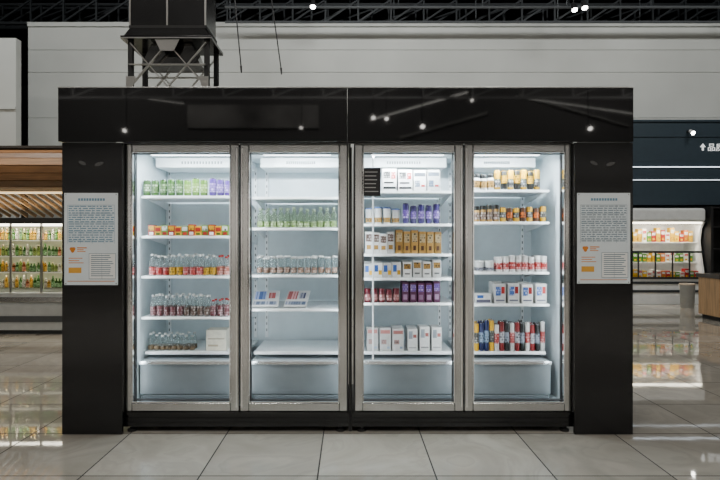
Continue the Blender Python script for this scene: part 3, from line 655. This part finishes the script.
t = thing('refrigerated_case', 'lit open case of bottles under the curved wooden canopy', 'display case', (-4.6, 4.0, 0))
cx0, cx1 = -6.2, -3.0
GREYP = M('case_grey', (.36, .38, .38), .35); DKG = M('case_dark', (.05, .055, .06), .4)
MB().box(cx0, cx1, LY, 4.42, .06, Z(293, LY), .006).build('base', GREYP, t)
MB().box(cx0+.02, cx1-.02, LY+.06, 4.38, 0, .06).build('kick', DKG, t)
MB().box(cx0, cx1, LY-.025, LY-.001, Z(302, LY), Z(297, LY), .006).build('bumper', STEEL, t)
MB().box(cx0, cx1, LY-.012, LY-.001, Z(322, LY), Z(316, LY)).build('base_stripe', DKG, t)
MB().box(cx0, cx1, LY, 4.42, 1.50, 1.58, .006).build('canopy_top', DKG, t)
MB().box(cx0, cx1, 4.36, 4.42, Z(292.5, LY), 1.5).build('back_wall', M('case_back', (.42, .42, .28), .5), t)
SHZ = [Z(288, LY+.1), Z(272, LY+.1), Z(256, LY+.1), Z(240, LY+.1)]
for z in SHZ[1:]: MB().box(cx0+.01, cx1-.01, LY+.09, 4.35, z-.015, z).build('shelf', M('case_shelf', (.6, .6, .55), .4), t)
MB().box(cx0, cx1, LY+.02, LY+.05, 1.47, 1.499).build('light_strip', M('warm_led', (1, .93, .75), .4, emit=8, var=.01), t)
x = -5.43
while x < -3.1:
    MB().box(x, x+.022, LY-.01, LY+.02, Z(292.8, LY), 1.499, .003).build('upright', M('case_frame', (.25, .25, .24), .3, .8), t); x += .415
area('case_led', (-4.3, LY+.06, 1.45), 2.4, .04, 15, (-4.3, 4.1, .9), (1, .95, .76))
for z in SHZ[1:]: area('case_led', (-4.3, LY+.10, z-.03), 2.4, .03, 4.5, (-4.3, 4.1, z-.25), (1, .95, .76))
bcols = [((.05, .17, .02), 'green'), ((.58, .34, .03), 'yellow'), ((.36, .10, .02), 'rust'), ((.26, .34, .07), 'pale green'), ((.58, .55, .46), 'cream')]
LEVEL = ('bottom', 'lower middle', 'upper middle', 'top')
seq = random.Random(11)
for si, z in enumerate(SHZ):
    order = [seq.choice((0, 0, 1, 1, 2, 3, 3, 4)) for k in range(28)]
    for ci, (c, cn) in enumerate(bcols):
        ks = [k for k in range(28) if order[k] == ci]
        if not ks: continue
        pr = bottle(.021, .165, tuple(min(1, q*1.2) for q in c), c, CRM if ci % 2 else c, op=.8)
        for j, k in enumerate(ks):
            o = pr if j == 0 else dup(pr)
            o.location = (-4.88+k*.049, LY+.13+seq.uniform(0, .02), z+.001); o.scale = (1, 1, seq.uniform(.68, 1.05))
            tag(o, '%s bottle on the %s shelf of the case under the wooden canopy' % (cn, LEVEL[si]), 'bottle', '%s bottles %s shelf far left case' % (cn, LEVEL[si]))

# ------------------------------------------------------------------ right background
RY = 7.15
t = thing('refrigerated_case', 'open white multi deck case of colourful packs below the navy bulkhead', 'display case', (6.0, 7.5, 0))
cx0, cx1 = 5.0, X(706, RY)
WH2 = M('case_white', (.62, .63, .62), .4)
MB().box(cx0, cx1, RY+.02, 7.88, .0, Z(279, RY), .006).build('base', WH2, t)
for py in (282.5, 291): MB().box(cx0, cx1, RY-.002, RY+.02, Z(py+1.5, RY), Z(py-1, RY), .004).build('bumper', M('bumper_dark', (.04, .045, .05), .3, .3), t)
MB().box(cx0, cx1, 7.82, 7.88, Z(278.8, RY), Z(222, RY)).build('back_wall', WH2, t)
ep = [(RY+.02, Z(278.8, RY)), (7.82, Z(278.8, RY)), (7.82, Z(222, RY)), (RY+.02, Z(222, RY)), (RY+.12, Z(228, RY)), (RY+.17, Z(240, RY)), (RY+.13, Z(254, RY))]
for q in (cx0, cx1-.04): MB().prism(ep, 'x', q, q+.04).build('end_panel', WH2, t)
MB().box(cx0, cx1, RY-.02, 7.88, Z(222, RY), Z(208, RY), .06, seg=5).build('canopy_top', WH2, t)
MB().box(cx0+.05, cx1-.05, RY+.06, RY+.12, Z(222, RY)-.03, Z(222, RY)-.001).build('light_strip', M('warm_led', (1, .93, .75), .4), t)
SR = [Z(279, RY)+.0015, Z(262, RY+.2), Z(242, RY+.2)]
for z in SR[1:]: MB().box(cx0+.05, cx1-.05, RY+.2, 7.81, z-.02, z).build('shelf', WH2, t)
m = MB().box(cx0+.05, cx1-.05, RY-.005, RY+.015, Z(253, RY), Z(251, RY)).box(cx0+.05, cx1-.05, RY-.005, RY+.015, Z(279, RY), Z(277, RY))
x = cx0+.05
while x < cx1-.06: m.box(x, x+.025, RY-.004, RY+.014, Z(277, RY), Z(253, RY)); x += .34
m.build('front_frame', M('front_frame_dark', (.02, .025, .03), .3), t)
area('case_led', (6.2, RY+.05, Z(223, RY)-.06), 1.6, .05, 20, (6.2, 7.6, .8), (1, .91, .76))
for z in SR[1:]: area('case_led', (6.2, RY+.19, z-.03), 1.6, .03, 3 if z > 1.0 else 1.2, (6.2, 7.6, z-.35), (1, .91, .76))
pc = [((.34, .01, .01), 'red'), ((.07, .22, .02), 'green'), ((.62, .36, .01), 'yellow'), ((.45, .12, .02), 'orange'), ((.66, .64, .58), 'white')]
LV2 = ('lowest deck', 'lower shelf', 'upper shelf')
seq = random.Random(5)
for si, z in enumerate(SR):
    order = [seq.choice((0, 1, 2, 2, 3, 4)) for k in range(15)]
    for ci, (c, cn) in enumerate(pc):
        ks = [k for k in range(15) if order[k] == ci]
        if not ks: continue
        pr = carton(.084, .12, (.19, .22, .27)[si], c, [(.1, .9, .62, .85, WHT if ci != 4 else RED), (.2, .8, .15, .35, YEL)], 'food_pack')
        for j, k in enumerate(ks):
            o = pr if j == 0 else dup(pr)
            o.location = (5.62+k*.094, RY+(.30 if si else .12), z+.001); o.scale = (1, 1, seq.uniform(.65, 1.1))
            tag(o, '%s food pack on the %s of the open case below the bulkhead' % (cn, LV2[si]), 'food pack', '%s packs %s right case' % (cn, LV2[si]))
# dark rack at frame edge
t = thing('black_rack', 'black shelving rack right of the white open case', 'rack', (7.7, 7.4, 0))
MB().box(7.2, 8.6, 7.6, 7.65, 0, 1.95).build('back_board', BLACKMAT, t)
for z in (.08, .6, 1.1, 1.55, 1.93): MB().box(7.2, 8.58, 7.12, 7.6, z-.02, z+.01).build('shelf', BLACKMAT, t)
for q in (7.15, 8.58): MB().box(q, q+.05, 7.1, 7.65, 0, 1.95).build('upright', BLACKMAT, t)
# wooden counter
CY = 4.83
t = thing('wooden_counter', 'light brown wooden counter with dark top at right edge', 'counter', (6.4, 5.1, 0))
MB().box(5.76, 7.2, CY, 5.33, .07, Z(279, CY), .006).build('body', M('counter_wood', (.42, .26, .13), .45, var=.25, scale=5, stretch=(6, 6, .6)), t)
MB().box(5.74, 7.25, CY-.03, 5.36, Z(279, CY), Z(275, CY), .004).build('worktop', M('counter_top', (.06, .05, .045), .3), t)
MB().box(5.80, 7.15, CY+.04, 5.29, 0, .07).build('kick', BLACKMAT, t)
# round bin
qx, qy = X(689, 6.6), 6.65
t = thing('waste_bin', 'small round grey bin with open rim beside the wooden counter', 'bin', (qx, qy, 0))
MB().lathe([(0, 0), (.11, 0), (.115, .01), (.13, .43), (.12, .43), (.105, .02), (0, .02)], qx, qy, 20).build('body', M('bin_grey', (.3, .3, .28), .4, .4), t)
MB().lathe([(.118, .43), (.135, .43), (.138, .445), (.13, .455), (.118, .45), (.118, .43)], qx, qy, 20).build('rim', M('bin_rim', (.5, .4, .3), .4), t)

# ------------------------------------------------------------------ hall lighting
WARM = (1, .955, .88)
for (x, y) in ((-7, -4), (-2.4, -5), (2.4, -5), (7, -4)): area('hall_light', (x, y, 7.8), 2.0, .6, 165, (x, y+.6, 0), WARM)
for x in (-8, 0, 8): area('hall_light', (x, -9.5, 7.8), 3.0, .5, 700, (x, -14, 2.5), WARM)  # added lamps brightening the unseen front wall that the steel reflects
for (x, y, e) in ((-6, 3.0, 150), (0.5, 3.0, 230), (7, 3.0, 170)): area('hall_light', (x, y, 7.8), 2.5, .5, e, (x, 7.0, 2.0), (.99, 1, .97))
wd = bpy.data.worlds.new('hall_world'); SC.world = wd; wd.use_nodes = True
wd.node_tree.nodes['Background'].inputs[0].default_value = (.5, .55, .6, 1); wd.node_tree.nodes['Background'].inputs[1].default_value = .01

# ------------------------------------------------------------------ camera
cd = bpy.data.cameras.new('camera'); co = bpy.data.objects.new('camera', cd); C.objects.link(co)
co.location = (0, -D, CZ); co.rotation_euler = (math.pi/2, 0, 0)
cd.sensor_width = 36; cd.lens = 36*F/720; cd.shift_x = 10/720; cd.clip_start = .05
SC.camera = co
print('products', NPROD)
